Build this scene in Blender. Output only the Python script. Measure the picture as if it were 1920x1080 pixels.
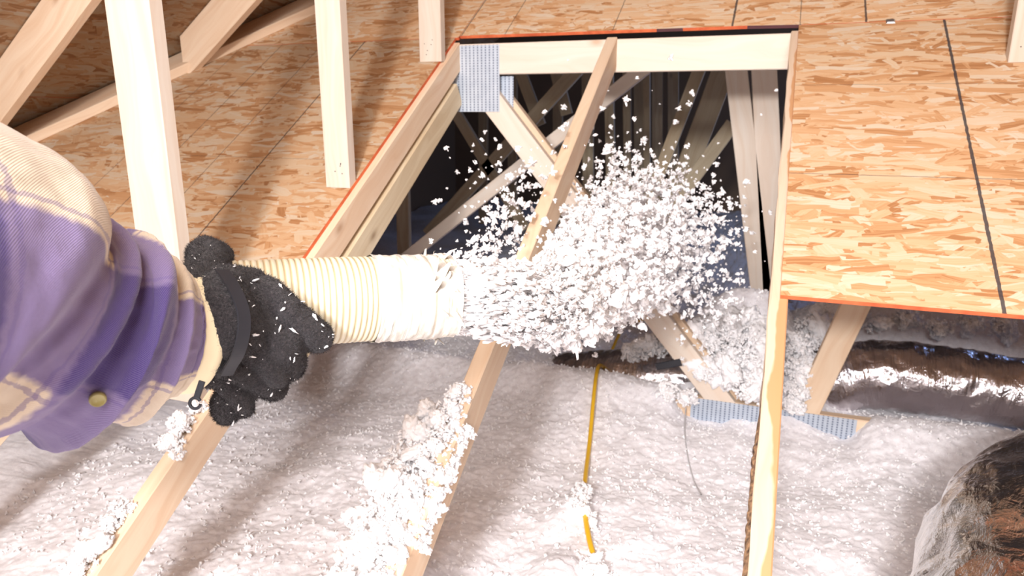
import bpy, math
import numpy as np
from mathutils import Vector, Matrix
rng = np.random.RandomState(7)
D = bpy.data
for o in list(D.objects): D.objects.remove(o)
COL = bpy.context.scene.collection
PI = math.pi

# ------------------------------------------------------------------ camera (eye at the origin, lifted to H at the end)
H = 1.12
CR = np.array([0.93757, 0.34780, 0.00126]); CU = np.array([-0.08702, 0.23107, 0.96904]); CW = np.array([-0.33673, 0.90865, -0.24691])
FPX = 1301.9
SL = 0.574199; TS = math.tan(SL); CS = math.cos(SL); SN = math.sin(SL); RC = -1.40193   # main roof plane z = RC + TS*Y
cam = D.objects.new('camera', D.cameras.new('camera')); COL.objects.link(cam)
m = Matrix.Identity(4)
for i in range(3):
    m[i][0] = CR[i]; m[i][1] = CU[i]; m[i][2] = -CW[i]
m[2][3] = H
cam.matrix_world = m
cam.data.lens = FPX / 1920 * 36; cam.data.sensor_width = 36; cam.data.clip_start = 0.02; cam.data.clip_end = 60
cam.data.dof.use_dof = True; cam.data.dof.focus_distance = 0.86; cam.data.dof.aperture_fstop = 10
sc = bpy.context.scene; sc.camera = cam
sc.view_settings.view_transform = 'Standard'; sc.view_settings.look = 'None'; sc.view_settings.gamma = 1
sc.view_settings.use_curve_mapping = False
sc.view_settings.exposure = 0.04
w = D.worlds.new('world'); sc.world = w; w.use_nodes = True
w.node_tree.nodes['Background'].inputs[0].default_value = (0.30, 0.42, 0.75, 1)
w.node_tree.nodes['Background'].inputs[1].default_value = 0.10
def area(name, loc, target, size, energy, col):
    l = D.lights.new(name, 'AREA'); l.shape = 'DISK'; l.size = size; l.energy = energy; l.color = col
    o = D.objects.new(name, l); COL.objects.link(o)
    loc = Vector(loc) + Vector((0, 0, H)); target = Vector(target) + Vector((0, 0, H))
    o.location = loc; o.rotation_euler = (target - loc).to_track_quat('-Z', 'Y').to_euler()
    return o
area('flash_lamp', (-0.1, -1.7, 0.72), (-0.4, 2.4, -0.4), 0.30, 105, (1.0, 0.98, 0.985))
area('soft_fill', (0.02, -0.85, 0.98), (-0.35, 2.0, -0.85), 1.45, 92, (1.0, 0.97, 0.965))  # added soft fill for the near framing; no such lamp known here
area('blue_fill', (3.4, 6.2, 0.1), (-0.4, 5.0, -1.1), 1.0, 42, (0.33, 0.50, 1.0))  # added blue fill for the far insulation; no eave opening exists

# ------------------------------------------------------------------ helpers
def ray(x, y): return CW + (x - 960) / FPX * CR - (y - 540) / FPX * CU
def at_depth(x, y, z): return ray(x, y) * z
def on_y(x, y, Y):
    d = ray(x, y); return d * (Y / d[1])
def on_roof(x, y):
    d = ray(x, y); return d * (RC / (d[2] - TS * d[1]))
def on_z(x, y, z):
    d = ray(x, y); return d * (z / d[2])
def rp(X, v, n=0.0):  # roof coordinates: X, upslope v, height n off the rafter tops
    return np.array([X, v * CS - n * SN, RC + v * SN + n * CS])

def props(o, label=None, cat=None, group=None, kind=None):
    if label: o['label'] = label
    if cat: o['category'] = cat
    if group: o['group'] = group
    if kind: o['kind'] = kind
    return o
def wloc(o):
    v = np.zeros(3)
    while o is not None:
        v += np.array(o.location); o = o.parent
    return v
def mesh_obj(name, V, F, mats, parent=None, uv=None, smooth=False, fmat=None, base=None):
    V = np.asarray(V, float)
    off = wloc(parent)
    loc = np.zeros(3)
    if parent is None:
        loc = np.array([V[:, 0].mean(), V[:, 1].mean(), V[:, 2].min()]) if base is None else np.array(base, float)
    me = D.meshes.new(name)
    me.from_pydata((V - off - loc).tolist(), [], F if isinstance(F, list) else F.tolist())
    if not isinstance(mats, (list, tuple)): mats = [mats]
    for mm in mats: me.materials.append(mm)
    if uv is not None:
        ul = me.uv_layers.new(name='UVMap')
        ul.data.foreach_set('uv', np.asarray(uv, np.float32).ravel())
    if fmat is not None: me.polygons.foreach_set('material_index', np.asarray(fmat, np.int32))
    if smooth: me.polygons.foreach_set('use_smooth', np.ones(len(me.polygons), bool))
    me.update()
    o = D.objects.new(name, me); COL.objects.link(o); o.location = loc; o.parent = parent
    return o
def thing(name, base, label, cat, group=None, kind=None):
    o = D.objects.new(name, None); COL.objects.link(o); o.location = base; o.empty_display_size = .05
    return props(o, label, cat, group, kind)
def unit(v): v = np.asarray(v, float); return v / np.linalg.norm(v)

def beam(name, A, B, wd, dp, up, mat, parent=None, cutA=None, cutB=None, ch=.0025, seg=1, wob=0.0):
    """lumber: width wd across (axis x up), depth dp along up; optional end-cut planes (point, normal)"""
    A = np.array(A, float); B = np.array(B, float); ax = unit(B - A)
    s = unit(np.cross(ax, up)); t = np.cross(s, ax)
    a, b = wd / 2, dp / 2
    prof = [(-a + ch, -b), (a - ch, -b), (a, -b + ch), (a, b - ch), (a - ch, b), (-a + ch, b), (-a, b - ch), (-a, -b + ch)]
    n = 8; V = []
    L = np.linalg.norm(B - A)
    rr = np.random.RandomState(int(abs(A[0] * 1000) + abs(A[1] * 977) + abs(B[2] * 531)) % 99991)
    off = rr.rand() * 20
    per = [0]
    for i in range(n):
        q, q2 = prof[i], prof[(i + 1) % n]; per.append(per[-1] + math.hypot(q2[0] - q[0], q2[1] - q[1]))
    for k in range(seg + 1):
        f = k / seg
        c = A + ax * L * f
        for (x, y) in prof:
            p = c + s * (x + (wob * (rr.rand() - .5) if 0 < k < seg and x < 0 else 0)) + t * y
            if k == 0 and cutA is not None:
                p = p + ax * (np.dot(np.array(cutA[0]) - p, cutA[1]) / np.dot(ax, cutA[1]))
            if k == seg and cutB is not None:
                p = p + ax * (np.dot(np.array(cutB[0]) - p, cutB[1]) / np.dot(ax, cutB[1]))
            V.append(p)
    F = []; uv = []
    for k in range(seg):
        for i in range(n):
            j = (i + 1) % n
            F.append([k * n + i, k * n + j, (k + 1) * n + j, (k + 1) * n + i])
            u0, u1 = L * k / seg + off, L * (k + 1) / seg + off
            v0, v1 = per[i] + off, per[i + 1] + off
            uv += [(u0, v0), (u0, v1), (u1, v1), (u1, v0)]
    F.append(list(range(n))[::-1]); uv += [(off + y * .2, off + x * 3) for x, y in prof[::-1]]
    F.append([seg * n + i for i in range(n)]); uv += [(off + y * .2, off + x * 3) for x, y in prof]
    return mesh_obj(name, V, F, mat, parent, uv)

# vectorised gradient noise
_perm = np.random.RandomState(3).permutation(256); _perm = np.concatenate([_perm, _perm, _perm])
_g = np.random.RandomState(4).normal(size=(256, 3)); _g /= np.linalg.norm(_g, axis=1)[:, None]
def pnoise(P):
    P = np.asarray(P, float); I = np.floor(P).astype(int); f = P - I; I &= 255
    u = f * f * f * (f * (f * 6 - 15) + 10); out = 0
    for dx in (0, 1):
        for dy in (0, 1):
            for dz in (0, 1):
                h = _perm[_perm[_perm[(I[:, 0] + dx) & 255] + ((I[:, 1] + dy) & 255)] + ((I[:, 2] + dz) & 255)]
                d = f - np.array([dx, dy, dz]); g = (_g[h] * d).sum(1)
                wgt = (u[:, 0] if dx else 1 - u[:, 0]) * (u[:, 1] if dy else 1 - u[:, 1]) * (u[:, 2] if dz else 1 - u[:, 2])
                out = out + wgt * g
    return out * 1.6
def fbm(P, o=3):
    r = 0; a = 1.0
    for k in range(o):
        r = r + a * pnoise(P * 2 ** k + 17.3 * k); a *= .5
    return r

# ------------------------------------------------------------------ materials
class NT:
    def __init__(s, name):
        s.m = D.materials.new(name); s.m.use_nodes = True; s.t = s.m.node_tree; s.b = s.t.nodes['Principled BSDF']
    def n(s, typ, ins=None, **kw):
        nd = s.t.nodes.new(typ)
        for k, v in kw.items(): setattr(nd, k, v)
        for k, v in (ins or {}).items():
            if isinstance(v, bpy.types.NodeSocket): s.t.links.new(v, nd.inputs[k])
            else: nd.inputs[k].default_value = v
        return nd
    def link(s, a, b): s.t.links.new(a, b)
    def math(s, op, a, b=0.0, c=0.0):
        return s.n('ShaderNodeMath', {0: a, 1: b, 2: c}, operation=op).outputs[0]
    def mix(s, f, a, b, blend='MIX'):
        nd = s.t.nodes.new('ShaderNodeMix'); nd.data_type = 'RGBA'; nd.blend_type = blend
        for k, v in ((0, f), (6, a), (7, b)):
            if isinstance(v, bpy.types.NodeSocket): s.t.links.new(v, nd.inputs[k])
            else: nd.inputs[k].default_value = v if k == 0 else (*v, 1)
        return nd.outputs[2]
    def ramp(s, f, stops, interp='LINEAR'):
        nd = s.n('ShaderNodeValToRGB', {0: f}); cr = nd.color_ramp; cr.interpolation = interp
        while len(cr.elements) < len(stops): cr.elements.new(.5)
        for e, (p, c) in zip(cr.elements, stops): e.position = p; e.color = (*c, 1)
        return nd.outputs[0]
    def bump(s, h, strength=.3, dist=.002):
        s.link(s.n('ShaderNodeBump', {'Height': h, 'Strength': strength, 'Distance': dist}).outputs[0], s.b.inputs['Normal'])
    def set(s, **kw):
        for k, v in kw.items():
            k = k.replace('_', ' ')
            if isinstance(v, bpy.types.NodeSocket): s.link(v, s.b.inputs[k])
            else: s.b.inputs[k].default_value = v if not (isinstance(v, tuple) and len(v) == 3 and k != 'Subsurface Radius') else (*v, 1)
        return s

def lumber(name, c0, c1, knot=(.35, .16, .07), stain=None):
    k = NT(name); uv = k.n('ShaderNodeTexCoord').outputs['UV']
    oi = k.n('ShaderNodeObjectInfo').outputs['Random']
    mp = k.n('ShaderNodeMapping', {'Vector': uv, 'Scale': (1.2, 34, 1)}).outputs[0]
    wob = k.n('ShaderNodeTexNoise', {'Vector': k.n('ShaderNodeMapping', {'Vector': uv, 'Scale': (2.2, 9, 1)}).outputs[0], 'Scale': 1.0, 'Detail': 2.0}).outputs[0]
    add = k.n('ShaderNodeVectorMath', {0: mp, 1: k.n('ShaderNodeCombineXYZ', {'Y': k.math('MULTIPLY', wob, 5.0)}).outputs[0]}, operation='ADD').outputs[0]
    g = k.n('ShaderNodeTexNoise', {'Vector': add, 'Scale': 1.0, 'Detail': 4.0, 'Roughness': .6}).outputs[0]
    fine = k.n('ShaderNodeTexNoise', {'Vector': k.n('ShaderNodeMapping', {'Vector': uv, 'Scale': (8, 420, 1)}).outputs[0], 'Scale': 1.0, 'Detail': 2.0}).outputs[0]
    col = k.ramp(g, [(.32, c1), (.62, c0)])
    col = k.mix(k.math('MULTIPLY', fine, .18), col, tuple(x * .8 for x in c1))
    big = k.n('ShaderNodeTexNoise', {'Vector': k.n('ShaderNodeMapping', {'Vector': uv, 'Scale': (1.5, 5, 1)}).outputs[0], 'Scale': 1.0}).outputs[0]
    col = k.mix(k.math('MULTIPLY', k.math('SUBTRACT', big, .35), .5), col, (c1[0] * .95, c1[1] * .85, c1[2] * .8))
    vo = k.n('ShaderNodeTexVoronoi', {'Vector': k.n('ShaderNodeMapping', {'Vector': uv, 'Scale': (4.2, 7.5, 1)}).outputs[0], 'Scale': 1.0})
    sel = k.math('GREATER_THAN', k.n('ShaderNodeSeparateColor', {0: vo.outputs['Color']}).outputs[0], .72)
    d = vo.outputs['Distance']
    kn = k.math('MULTIPLY', sel, k.ramp(d, [(.03, (1, 1, 1)), (.11, (.25, .25, .25)), (.17, (0, 0, 0))]))
    col = k.mix(k.math('MULTIPLY', kn, .62), col, knot)
    if stain:
        ox = k.n('ShaderNodeSeparateXYZ', {0: k.n('ShaderNodeTexCoord').outputs['Object']}).outputs[0]
        st = k.n('ShaderNodeTexNoise', {'Vector': k.n('ShaderNodeMapping', {'Vector': uv, 'Scale': (3.5, 6, 1)}).outputs[0], 'Scale': 1.0, 'Detail': 4.0}).outputs[0]
        sv_ = k.math('ADD', k.math('MULTIPLY', ox, 22.0), k.math('MULTIPLY', st, 1.6))
        col = k.mix(k.ramp(sv_, [(.80, (0, 0, 0)), (.88, (.85, .85, .85))]), col, stain)
    hs = k.n('ShaderNodeHueSaturation', {'Color': col, 'Value': k.math('MULTIPLY_ADD', oi, .14, .93)}).outputs[0]
    k.set(Base_Color=hs, Roughness=.72); k.bump(fine, .25, .0006)
    k.b.inputs['Specular IOR Level'].default_value = .25
    return k.m
M_PINE = lumber('pine', (.82, .65, .48), (.72, .50, .33))
M_PALE = lumber('pale_pine', (.76, .675, .585), (.71, .58, .47), (.50, .28, .15))
M_POST = lumber('post_pine', (.68, .59, .50), (.62, .49, .385), (.42, .22, .12))
M_CHORD3 = lumber('stained_pine', (.68, .54, .41), (.62, .46, .32), stain=(.50, .25, .10))
M_GREY = lumber('weathered_pine', (.74, .63, .45), (.60, .46, .29), (.2, .11, .06))

def osb(name, lines=(), tint=1.0, marks=()):
    """strand board: stacked strands at several angles; lines = (axis 0/1, position, half-width, strength, lo, hi)"""
    k = NT(name); uv = k.n('ShaderNodeTexCoord').outputs['UV']
    wn = k.n('ShaderNodeTexNoise', {'Vector': uv, 'Scale': 9.0, 'Detail': 2.0}).outputs['Color']
    uvw = k.n('ShaderNodeVectorMath', {0: uv, 1: k.n('ShaderNodeVectorMath', {0: wn, 3: .03}, operation='SCALE').outputs[0]}, operation='ADD').outputs[0]
    C = None; Hh = None
    for i, (ang, su, sv) in enumerate([(4, 8, 42), (-12, 10, 52), (16, 9, 40), (58, 14, 40), (-3, 16, 95), (-42, 15, 54)]):
        mp = k.n('ShaderNodeMapping', {'Vector': uvw, 'Rotation': (0, 0, math.radians(ang)), 'Scale': (su, sv, 1), 'Location': (i * 3.7, i * 5.1, 0)}, vector_type='POINT').outputs[0]
        # rotate first, then scale
        rot = k.n('ShaderNodeVectorRotate', {'Vector': uvw, 'Angle': math.radians(ang)}).outputs[0]
        mp = k.n('ShaderNodeMapping', {'Vector': rot, 'Scale': (su, sv, 1), 'Location': (i * 3.7, i * 5.1, 0)}).outputs[0]
        vo = k.n('ShaderNodeTexVoronoi', {'Vector': mp, 'Scale': 1.0, 'Randomness': 1.0}, distance='CHEBYCHEV')
        sp = k.n('ShaderNodeSeparateColor', {0: vo.outputs['Color']})
        hgt = k.math('MULTIPLY', sp.outputs[0], (1.0, .95, .9, .80, .9, .78)[i])
        g = k.n('ShaderNodeTexNoise', {'Vector': k.n('ShaderNodeMapping', {'Vector': mp, 'Scale': (.5, 5, 1)}).outputs[0], 'Scale': 1.0, 'Detail': 3.0}).outputs[0]
        val = k.math('ADD', k.math('MULTIPLY', sp.outputs[1], .85), k.math('MULTIPLY', k.math('SUBTRACT', g, .5), .55))
        if C is None: C, Hh = val, hgt
        else:
            msk = k.math('GREATER_THAN', hgt, Hh)
            C = k.math('ADD', k.math('MULTIPLY', val, msk), k.math('MULTIPLY', C, k.math('SUBTRACT', 1.0, msk)))
            Hh = k.math('MAXIMUM', hgt, Hh)
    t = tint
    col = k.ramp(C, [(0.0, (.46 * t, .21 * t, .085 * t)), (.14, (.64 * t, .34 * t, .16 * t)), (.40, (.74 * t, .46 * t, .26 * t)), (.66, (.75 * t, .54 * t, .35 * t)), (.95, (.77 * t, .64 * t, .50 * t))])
    fl = k.n('ShaderNodeTexNoise', {'Vector': k.n('ShaderNodeMapping', {'Vector': uv, 'Scale': (14, 60, 1)}).outputs[0], 'Scale': 1.0, 'Detail': 4.0, 'Roughness': .7}).outputs[0]
    col = k.mix(k.ramp(fl, [(.60, (0, 0, 0)), (.72, (.55, .55, .55))]), col, (.45, .22, .09))
    sx = k.n('ShaderNodeSeparateXYZ', {0: uv})
    jit = k.math('MULTIPLY', k.math('SUBTRACT', k.n('ShaderNodeTexNoise', {'Vector': uv, 'Scale': 60.0, 'Detail': 2.0}).outputs[0], .5), .0045)
    for (axis, pos, hw, st, lo, hi) in lines:
        a, b = (sx.outputs[0], sx.outputs[1]) if axis == 0 else (sx.outputs[1], sx.outputs[0])
        d = k.math('ABSOLUTE', k.math('SUBTRACT', k.math('ADD', a, jit), pos))
        f = k.math('MULTIPLY', k.math('LESS_THAN', d, hw), st)
        f = k.math('MULTIPLY', f, k.math('MULTIPLY', k.math('GREATER_THAN', b, lo), k.math('LESS_THAN', b, hi)))
        col = k.mix(f, col, (.035, .035, .045))
    k.set(Base_Color=col, Roughness=.62); k.b.inputs['Specular IOR Level'].default_value = .3
    k.bump(Hh, .35, .0015)
    return k.m
M_OSB_N = osb('strand_board_near', [(0, .45, .0036, .9, 0, 9), (1, 2.70, .0011, .5, -9, 9), (1, 2.285, .0013, .6, -9, 9)], tint=.88)
M_OSB_L = osb('strand_board_left', [(0, -1.583, .0022, .9, 0, 9), (0, -1.78, .0014, .75, 0, 9), (0, -1.985, .0016, .75, 0, 9), (0, -2.19, .0014, .65, 0, 9), (1, 2.285, .0010, .55, -9, 9), (1, 2.70, .001, .4, -9, 9)], tint=.76)  # lower tint puts the light falloff on the left panel into its colour
M_OSB_U = osb('strand_board_upper', [(0, -1.165, .002, .8, 0, 9), (0, -.985, .0016, .7, 0, 9), (0, -.575, .0016, .7, 0, 9), (0, -.168, .0034, .85, 0, 9), (0, .043, .0016, .6, 0, 9), (0, .237, .0030, .85, 0, 9)])
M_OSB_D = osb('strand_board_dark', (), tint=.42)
k = NT('red_edge_sealer'); nz = k.n('ShaderNodeTexNoise', {'Vector': k.n('ShaderNodeTexCoord').outputs['Object'], 'Scale': 30.0, 'Detail': 3.0}).outputs[0]
k.set(Base_Color=k.ramp(nz, [(.3, (.50, .09, .03)), (.7, (.72, .17, .06))]), Roughness=.7); M_RED = k.m
k = NT('dark_edge'); k.set(Base_Color=(.10, .035, .04), Roughness=.8); M_DKEDGE = k.m

k = NT('galvanised_plate'); uv = k.n('ShaderNodeTexCoord').outputs['UV']; sx = k.n('ShaderNodeSeparateXYZ', {0: uv})
fu = k.math('FRACT', k.math('MULTIPLY', sx.outputs[0], 62.0)); fv = k.math('FRACT', k.math('MULTIPLY', sx.outputs[1], 105.0))
slot = k.math('MULTIPLY', k.math('LESS_THAN', k.math('ABSOLUTE', k.math('SUBTRACT', fu, .5)), .17), k.math('LESS_THAN', k.math('ABSOLUTE', k.math('SUBTRACT', fv, .5)), .33))
nz = k.n('ShaderNodeTexNoise', {'Vector': uv, 'Scale': 25.0, 'Detail': 3.0}).outputs[0]
c = k.mix(nz, (.48, .55, .65), (.70, .76, .84)); c = k.mix(k.math('MULTIPLY', slot, .8), c, (.16, .2, .3))
k.set(Base_Color=c, Metallic=.45, Roughness=.42); k.bump(k.math('SUBTRACT', 1.0, slot), .8, .002); M_PLATE = k.m

def fluff_mat(name, col, sc_=70, dark=(.86, .83, .85), trans=.0, bstr=.45, lo=.36, hi=.60):
    k = NT(name); oc = k.n('ShaderNodeTexCoord').outputs['Object']
    n1 = k.n('ShaderNodeTexNoise', {'Vector': oc, 'Scale': 3.5, 'Detail': 4.0}).outputs[0]
    n2 = k.n('ShaderNodeTexNoise', {'Vector': oc, 'Scale': float(sc_), 'Detail': 4.0, 'Roughness': .75}).outputs[0]
    c = k.mix(k.ramp(n2, [(lo, (1, 1, 1)), (hi, (0, 0, 0))]), col, dark)
    c = k.mix(k.math('MULTIPLY', n1, .35), c, (col[0], col[1] * .93, col[2] * .88))
    k.set(Base_Color=c, Roughness=.95, Sheen_Weight=.3, Sheen_Roughness=.6); k.b.inputs['Specular IOR Level'].default_value = .05
    k.bump(n2, bstr, .006)
    tr = k.n('ShaderNodeBsdfTranslucent', {'Color': c}); mx = k.n('ShaderNodeMixShader', {0: trans, 1: k.b.outputs[0], 2: tr.outputs[0]})
    k.link(mx.outputs[0], k.t.nodes['Material Output'].inputs['Surface'])
    return k.m
M_FLUFF = fluff_mat('blown_fiberglass', (.945, .93, .965), 38, (.74, .705, .735), lo=.34, hi=.62)
M_FLAKE = fluff_mat('loose_fiberglass', (.97, .955, .965), 120, (.95, .93, .94), .0, .3)

def foil_mat(name, base, ru, rv):
    k = NT(name); uv = k.n('ShaderNodeTexCoord').outputs['UV']
    a = k.n('ShaderNodeTexNoise', {'Vector': k.n('ShaderNodeMapping', {'Vector': uv, 'Scale': (ru, rv, 1)}).outputs[0], 'Scale': 1.0, 'Detail': 5.0, 'Roughness': .6, 'Distortion': .8}).outputs[0]
    b = k.n('ShaderNodeTexNoise', {'Vector': uv, 'Scale': 26.0, 'Detail': 4.0, 'Distortion': 1.2}).outputs[0]
    k.set(Base_Color=base, Metallic=1.0, Roughness=.17)
    k.bump(k.math('ADD', a, k.math('MULTIPLY', b, .6)), .65, .010)
    return k.m
M_FOIL = foil_mat('aluminium_foil', (.96, .93, .90), 12, 22)
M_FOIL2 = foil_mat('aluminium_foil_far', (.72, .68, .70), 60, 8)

k = NT('ribbed_hose'); nz = k.n('ShaderNodeTexNoise', {'Vector': k.n('ShaderNodeTexCoord').outputs['Object'], 'Scale': 14.0, 'Detail': 3.0}).outputs[0]
us = k.n('ShaderNodeSeparateXYZ', {0: k.n('ShaderNodeTexCoord').outputs['UV']}).outputs
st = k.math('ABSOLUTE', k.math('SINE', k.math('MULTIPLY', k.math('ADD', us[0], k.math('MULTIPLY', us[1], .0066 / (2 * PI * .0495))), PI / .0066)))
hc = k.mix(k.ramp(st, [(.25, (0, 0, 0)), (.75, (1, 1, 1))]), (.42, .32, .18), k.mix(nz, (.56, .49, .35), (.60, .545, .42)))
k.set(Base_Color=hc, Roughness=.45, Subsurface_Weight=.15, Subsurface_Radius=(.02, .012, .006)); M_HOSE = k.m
k = NT('hose_groove'); k.set(Base_Color=(.62, .48, .27), Roughness=.6); M_GROOVE = k.m
k = NT('white_tape'); uv = k.n('ShaderNodeTexCoord').outputs['UV']
nz = k.n('ShaderNodeTexNoise', {'Vector': k.n('ShaderNodeMapping', {'Vector': uv, 'Scale': (90, 5, 1)}).outputs[0], 'Scale': 1.0, 'Detail': 4.0, 'Distortion': 1.0}).outputs[0]
k.set(Base_Color=k.ramp(nz, [(.25, (.30, .23, .16)), (.40, (.52, .48, .42)), (.7, (.60, .575, .54))]), Roughness=.55); k.bump(nz, .9, .003); M_TAPE = k.m

def plaid():
    k = NT('plaid_flannel'); uv = k.n('ShaderNodeTexCoord').outputs['UV']; sx = k.n('ShaderNodeSeparateXYZ', {0: uv})
    tw = k.math('SINE', k.math('MULTIPLY', k.math('ADD', sx.outputs[0], k.math('MULTIPLY', sx.outputs[1], .8)), 4300.0))
    nz = k.n('ShaderNodeTexNoise', {'Vector': uv, 'Scale': 160.0, 'Detail': 3.0}).outputs[0]
    edge = k.math('MULTIPLY', k.math('SUBTRACT', nz, .5), .006)
    def band(c, per, off, duty):
        f = k.math('FRACT', k.math('DIVIDE', k.math('ADD', k.math('ADD', c, edge), off), per))
        d = k.math('ABSOLUTE', k.math('SUBTRACT', f, .5))
        return f, k.ramp(d, [(duty / 2 - .012, (1, 1, 1)), (duty / 2 + .012, (0, 0, 0))])
    fu, bu = band(sx.outputs[0], .185, BU, .50); fv, bv = band(sx.outputs[1], .185, BV, .50)
    s = k.math('ADD', bu, bv)
    col = k.ramp(k.math('MULTIPLY', s, .5), [(0.0, (.66, .54, .40)), (.5, (.18, .13, .27)), (1.0, (.055, .03, .155))])
    # thin guard lines at the edges of the bands
    for f in (fu, fv):
        g = k.math('LESS_THAN', k.math('ABSOLUTE', k.math('SUBTRACT', k.math('ABSOLUTE', k.math('SUBTRACT', f, .5)), .285)), .008)
        col = k.mix(k.math('MULTIPLY', g, .5), col, (.12, .08, .24))
    col = k.mix(k.math('MULTIPLY', k.math('GREATER_THAN', tw, .25), .16), col, (.62, .56, .66))
    k.set(Base_Color=col, Roughness=.95, Sheen_Weight=.35, Sheen_Roughness=.5); k.b.inputs['Specular IOR Level'].default_value = .08
    k.bump(k.math('ADD', k.math('MULTIPLY', tw, .2), nz), .5, .0012)
    return k.m
BU, BV = .0025, .1225
M_PLAID = plaid()
k = NT('cream_lining'); k.set(Base_Color=(.80, .68, .46), Roughness=.9); M_CREAM = k.m
k = NT('glove_fleece'); oc = k.n('ShaderNodeTexCoord').outputs['Object']
n1 = k.n('ShaderNodeTexNoise', {'Vector': oc, 'Scale': 480.0, 'Detail': 4.0, 'Roughness': .7}).outputs[0]
k.set(Base_Color=k.ramp(n1, [(.36, (.007, .006, .008)), (.60, (.042, .034, .038)), (.78, (.17, .135, .135))]), Roughness=.95, Sheen_Weight=.12, Sheen_Roughness=.4); k.bump(n1, 1.0, .003); M_GLOVE = k.m
k = NT('black_webbing'); k.set(Base_Color=(.018, .018, .024), Roughness=.6); M_BLACK = k.m
k = NT('skin'); k.set(Base_Color=(.62, .38, .27), Roughness=.55, Subsurface_Weight=.1); M_SKIN = k.m
k = NT('yellow_jacket'); k.set(Base_Color=(.86, .50, .02), Roughness=.4); M_YEL = k.m
k = NT('grey_string'); k.set(Base_Color=(.55, .53, .54), Roughness=.8); M_STR = k.m
k = NT('bark'); nz = k.n('ShaderNodeTexNoise', {'Vector': k.n('ShaderNodeTexCoord').outputs['Object'], 'Scale': 90.0, 'Detail': 4.0}).outputs[0]
k.set(Base_Color=k.ramp(nz, [(.35, (.07, .04, .025)), (.65, (.33, .19, .10))]), Roughness=.95); k.bump(nz, 1, .004); M_BARK = k.m
k = NT('button'); k.set(Base_Color=(.30, .24, .08), Roughness=.3); M_BTN = k.m
k = NT('drywall'); k.set(Base_Color=(.5, .45, .42), Roughness=.9); M_DRY = k.m
k = NT('steel'); k.set(Base_Color=(.6, .62, .66), Metallic=.9, Roughness=.3); M_STEEL = k.m

# ------------------------------------------------------------------ setting: decks, floor, far walls
def slab(name, poly, n0, n1, fn, mats, parent, top=0, edge=1, uvfn=None, edge_override=None):
    """poly in plane coords extruded n0..n1 through fn(a,b,n); UV = plane coords"""
    N = len(poly)
    V = [fn(a, b, n0) for a, b in poly] + [fn(a, b, n1) for a, b in poly]
    F = [list(range(N))[::-1], list(range(N, 2 * N))]; fm = [top, top]
    uv = [poly[i] for i in range(N)][::-1] + [poly[i] for i in range(N)]
    for i in range(N):
        j = (i + 1) % N
        F.append([i, j, N + j, N + i]); fm.append((edge_override or {}).get(i, edge))
        uv += [poly[i], poly[j], poly[j], poly[i]]
    return mesh_obj(name, V, F, mats, parent, uv, fmat=fm)

deck = thing('roof_deck', (0, 2.5, RC + 2.5 * TS), 'main roof deck of oriented strand board panels around the framed opening', None, kind='structure')
TH = .0115; v0, v1, g = 1.857, 3.0625, .0035
def valley_x(v): return -2.755 + (v * CS - 1.912) * .885
xl = -1.184; xr = .040
# left of the opening
slab('osb_panel', [(-3.9, 1.60), (xl, 1.60), (xl, v1), (-3.9, v1)], 0, TH, rp, [M_OSB_L, M_RED], deck)
# right of the opening
slab('osb_panel', [(xr, v0 + .002), (1.9, v0 + .004), (1.9, v1), (xr, v1)], 0, TH, rp, [M_OSB_N, M_RED], deck)
# row above
slab('osb_panel', [(-3.9, v1 + g), (-1.172, v1 + g), (-1.172, v1 + 1.222), (-3.9, v1 + 1.222)], 0, TH, rp, [M_OSB_U, M_RED], deck)
slab('osb_panel', [(-1.170, v1 + g + .012), (-.42, v1 + g + .008), (-.33, v1 + g + .0075), (-.12, v1 + g + .006), (.048, v1 + g), (1.27, v1 + g), (1.27, v1 + 1.222), (-1.170, v1 + 1.222)], 0, TH, rp,
     [M_OSB_U, M_RED, M_DKEDGE], deck, edge_override={1: 2, 3: 2})
slab('osb_panel', [(1.273, v1 + g), (3.6, v1 + g), (3.6, v1 + 1.222), (1.273, v1 + 1.222)], 0, TH, rp, [M_OSB_U, M_RED], deck)
for r in range(1, 5):
    a = v1 + g + r * 1.2225
    for (xa, xb) in ((-3.9, -2.4), (-2.397, .04), (.043, 3.6)):
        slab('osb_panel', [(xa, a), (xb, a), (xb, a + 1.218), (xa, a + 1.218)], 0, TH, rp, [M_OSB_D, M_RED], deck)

# dormer roof overhead: panels and rafters
S2 = .73; XV, YV, ZV = -2.755, 1.912, -.165
def dz(X): return ZV + S2 * (X - XV)
th2 = math.atan(S2); XR = -.05
def dp_l(a, b, n): # a = Y, b = distance up from X=-3.6, n outward
    X = -3.6 + b * math.cos(th2); return np.array([X - n * math.sin(th2), a, dz(X) + n * math.cos(th2)])
def dp_r(a, b, n):
    X = -3.6 + b * math.cos(th2); q = np.array([X - n * math.sin(th2), a, dz(X) + n * math.cos(th2)]); q[0] = 2 * XR - q[0]; return q
LEN = (XR + 3.6) / math.cos(th2)
ceil_ = thing('ceiling', (0, 0, dz(XR)), 'underside of the dormer roof deck of strand board above the valley board', None, kind='structure')
for fn in (dp_l, dp_r):
    b = 0.0; r = 0
    while b < LEN - .05:
        bb = min(b + 1.219, LEN)
        for (ya, yb) in ((-2.2, .10), (.103, 2.54), (2.543, 5.2)):
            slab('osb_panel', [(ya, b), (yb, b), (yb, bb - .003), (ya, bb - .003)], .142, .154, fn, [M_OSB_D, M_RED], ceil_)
        b = bb; r += 1

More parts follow.
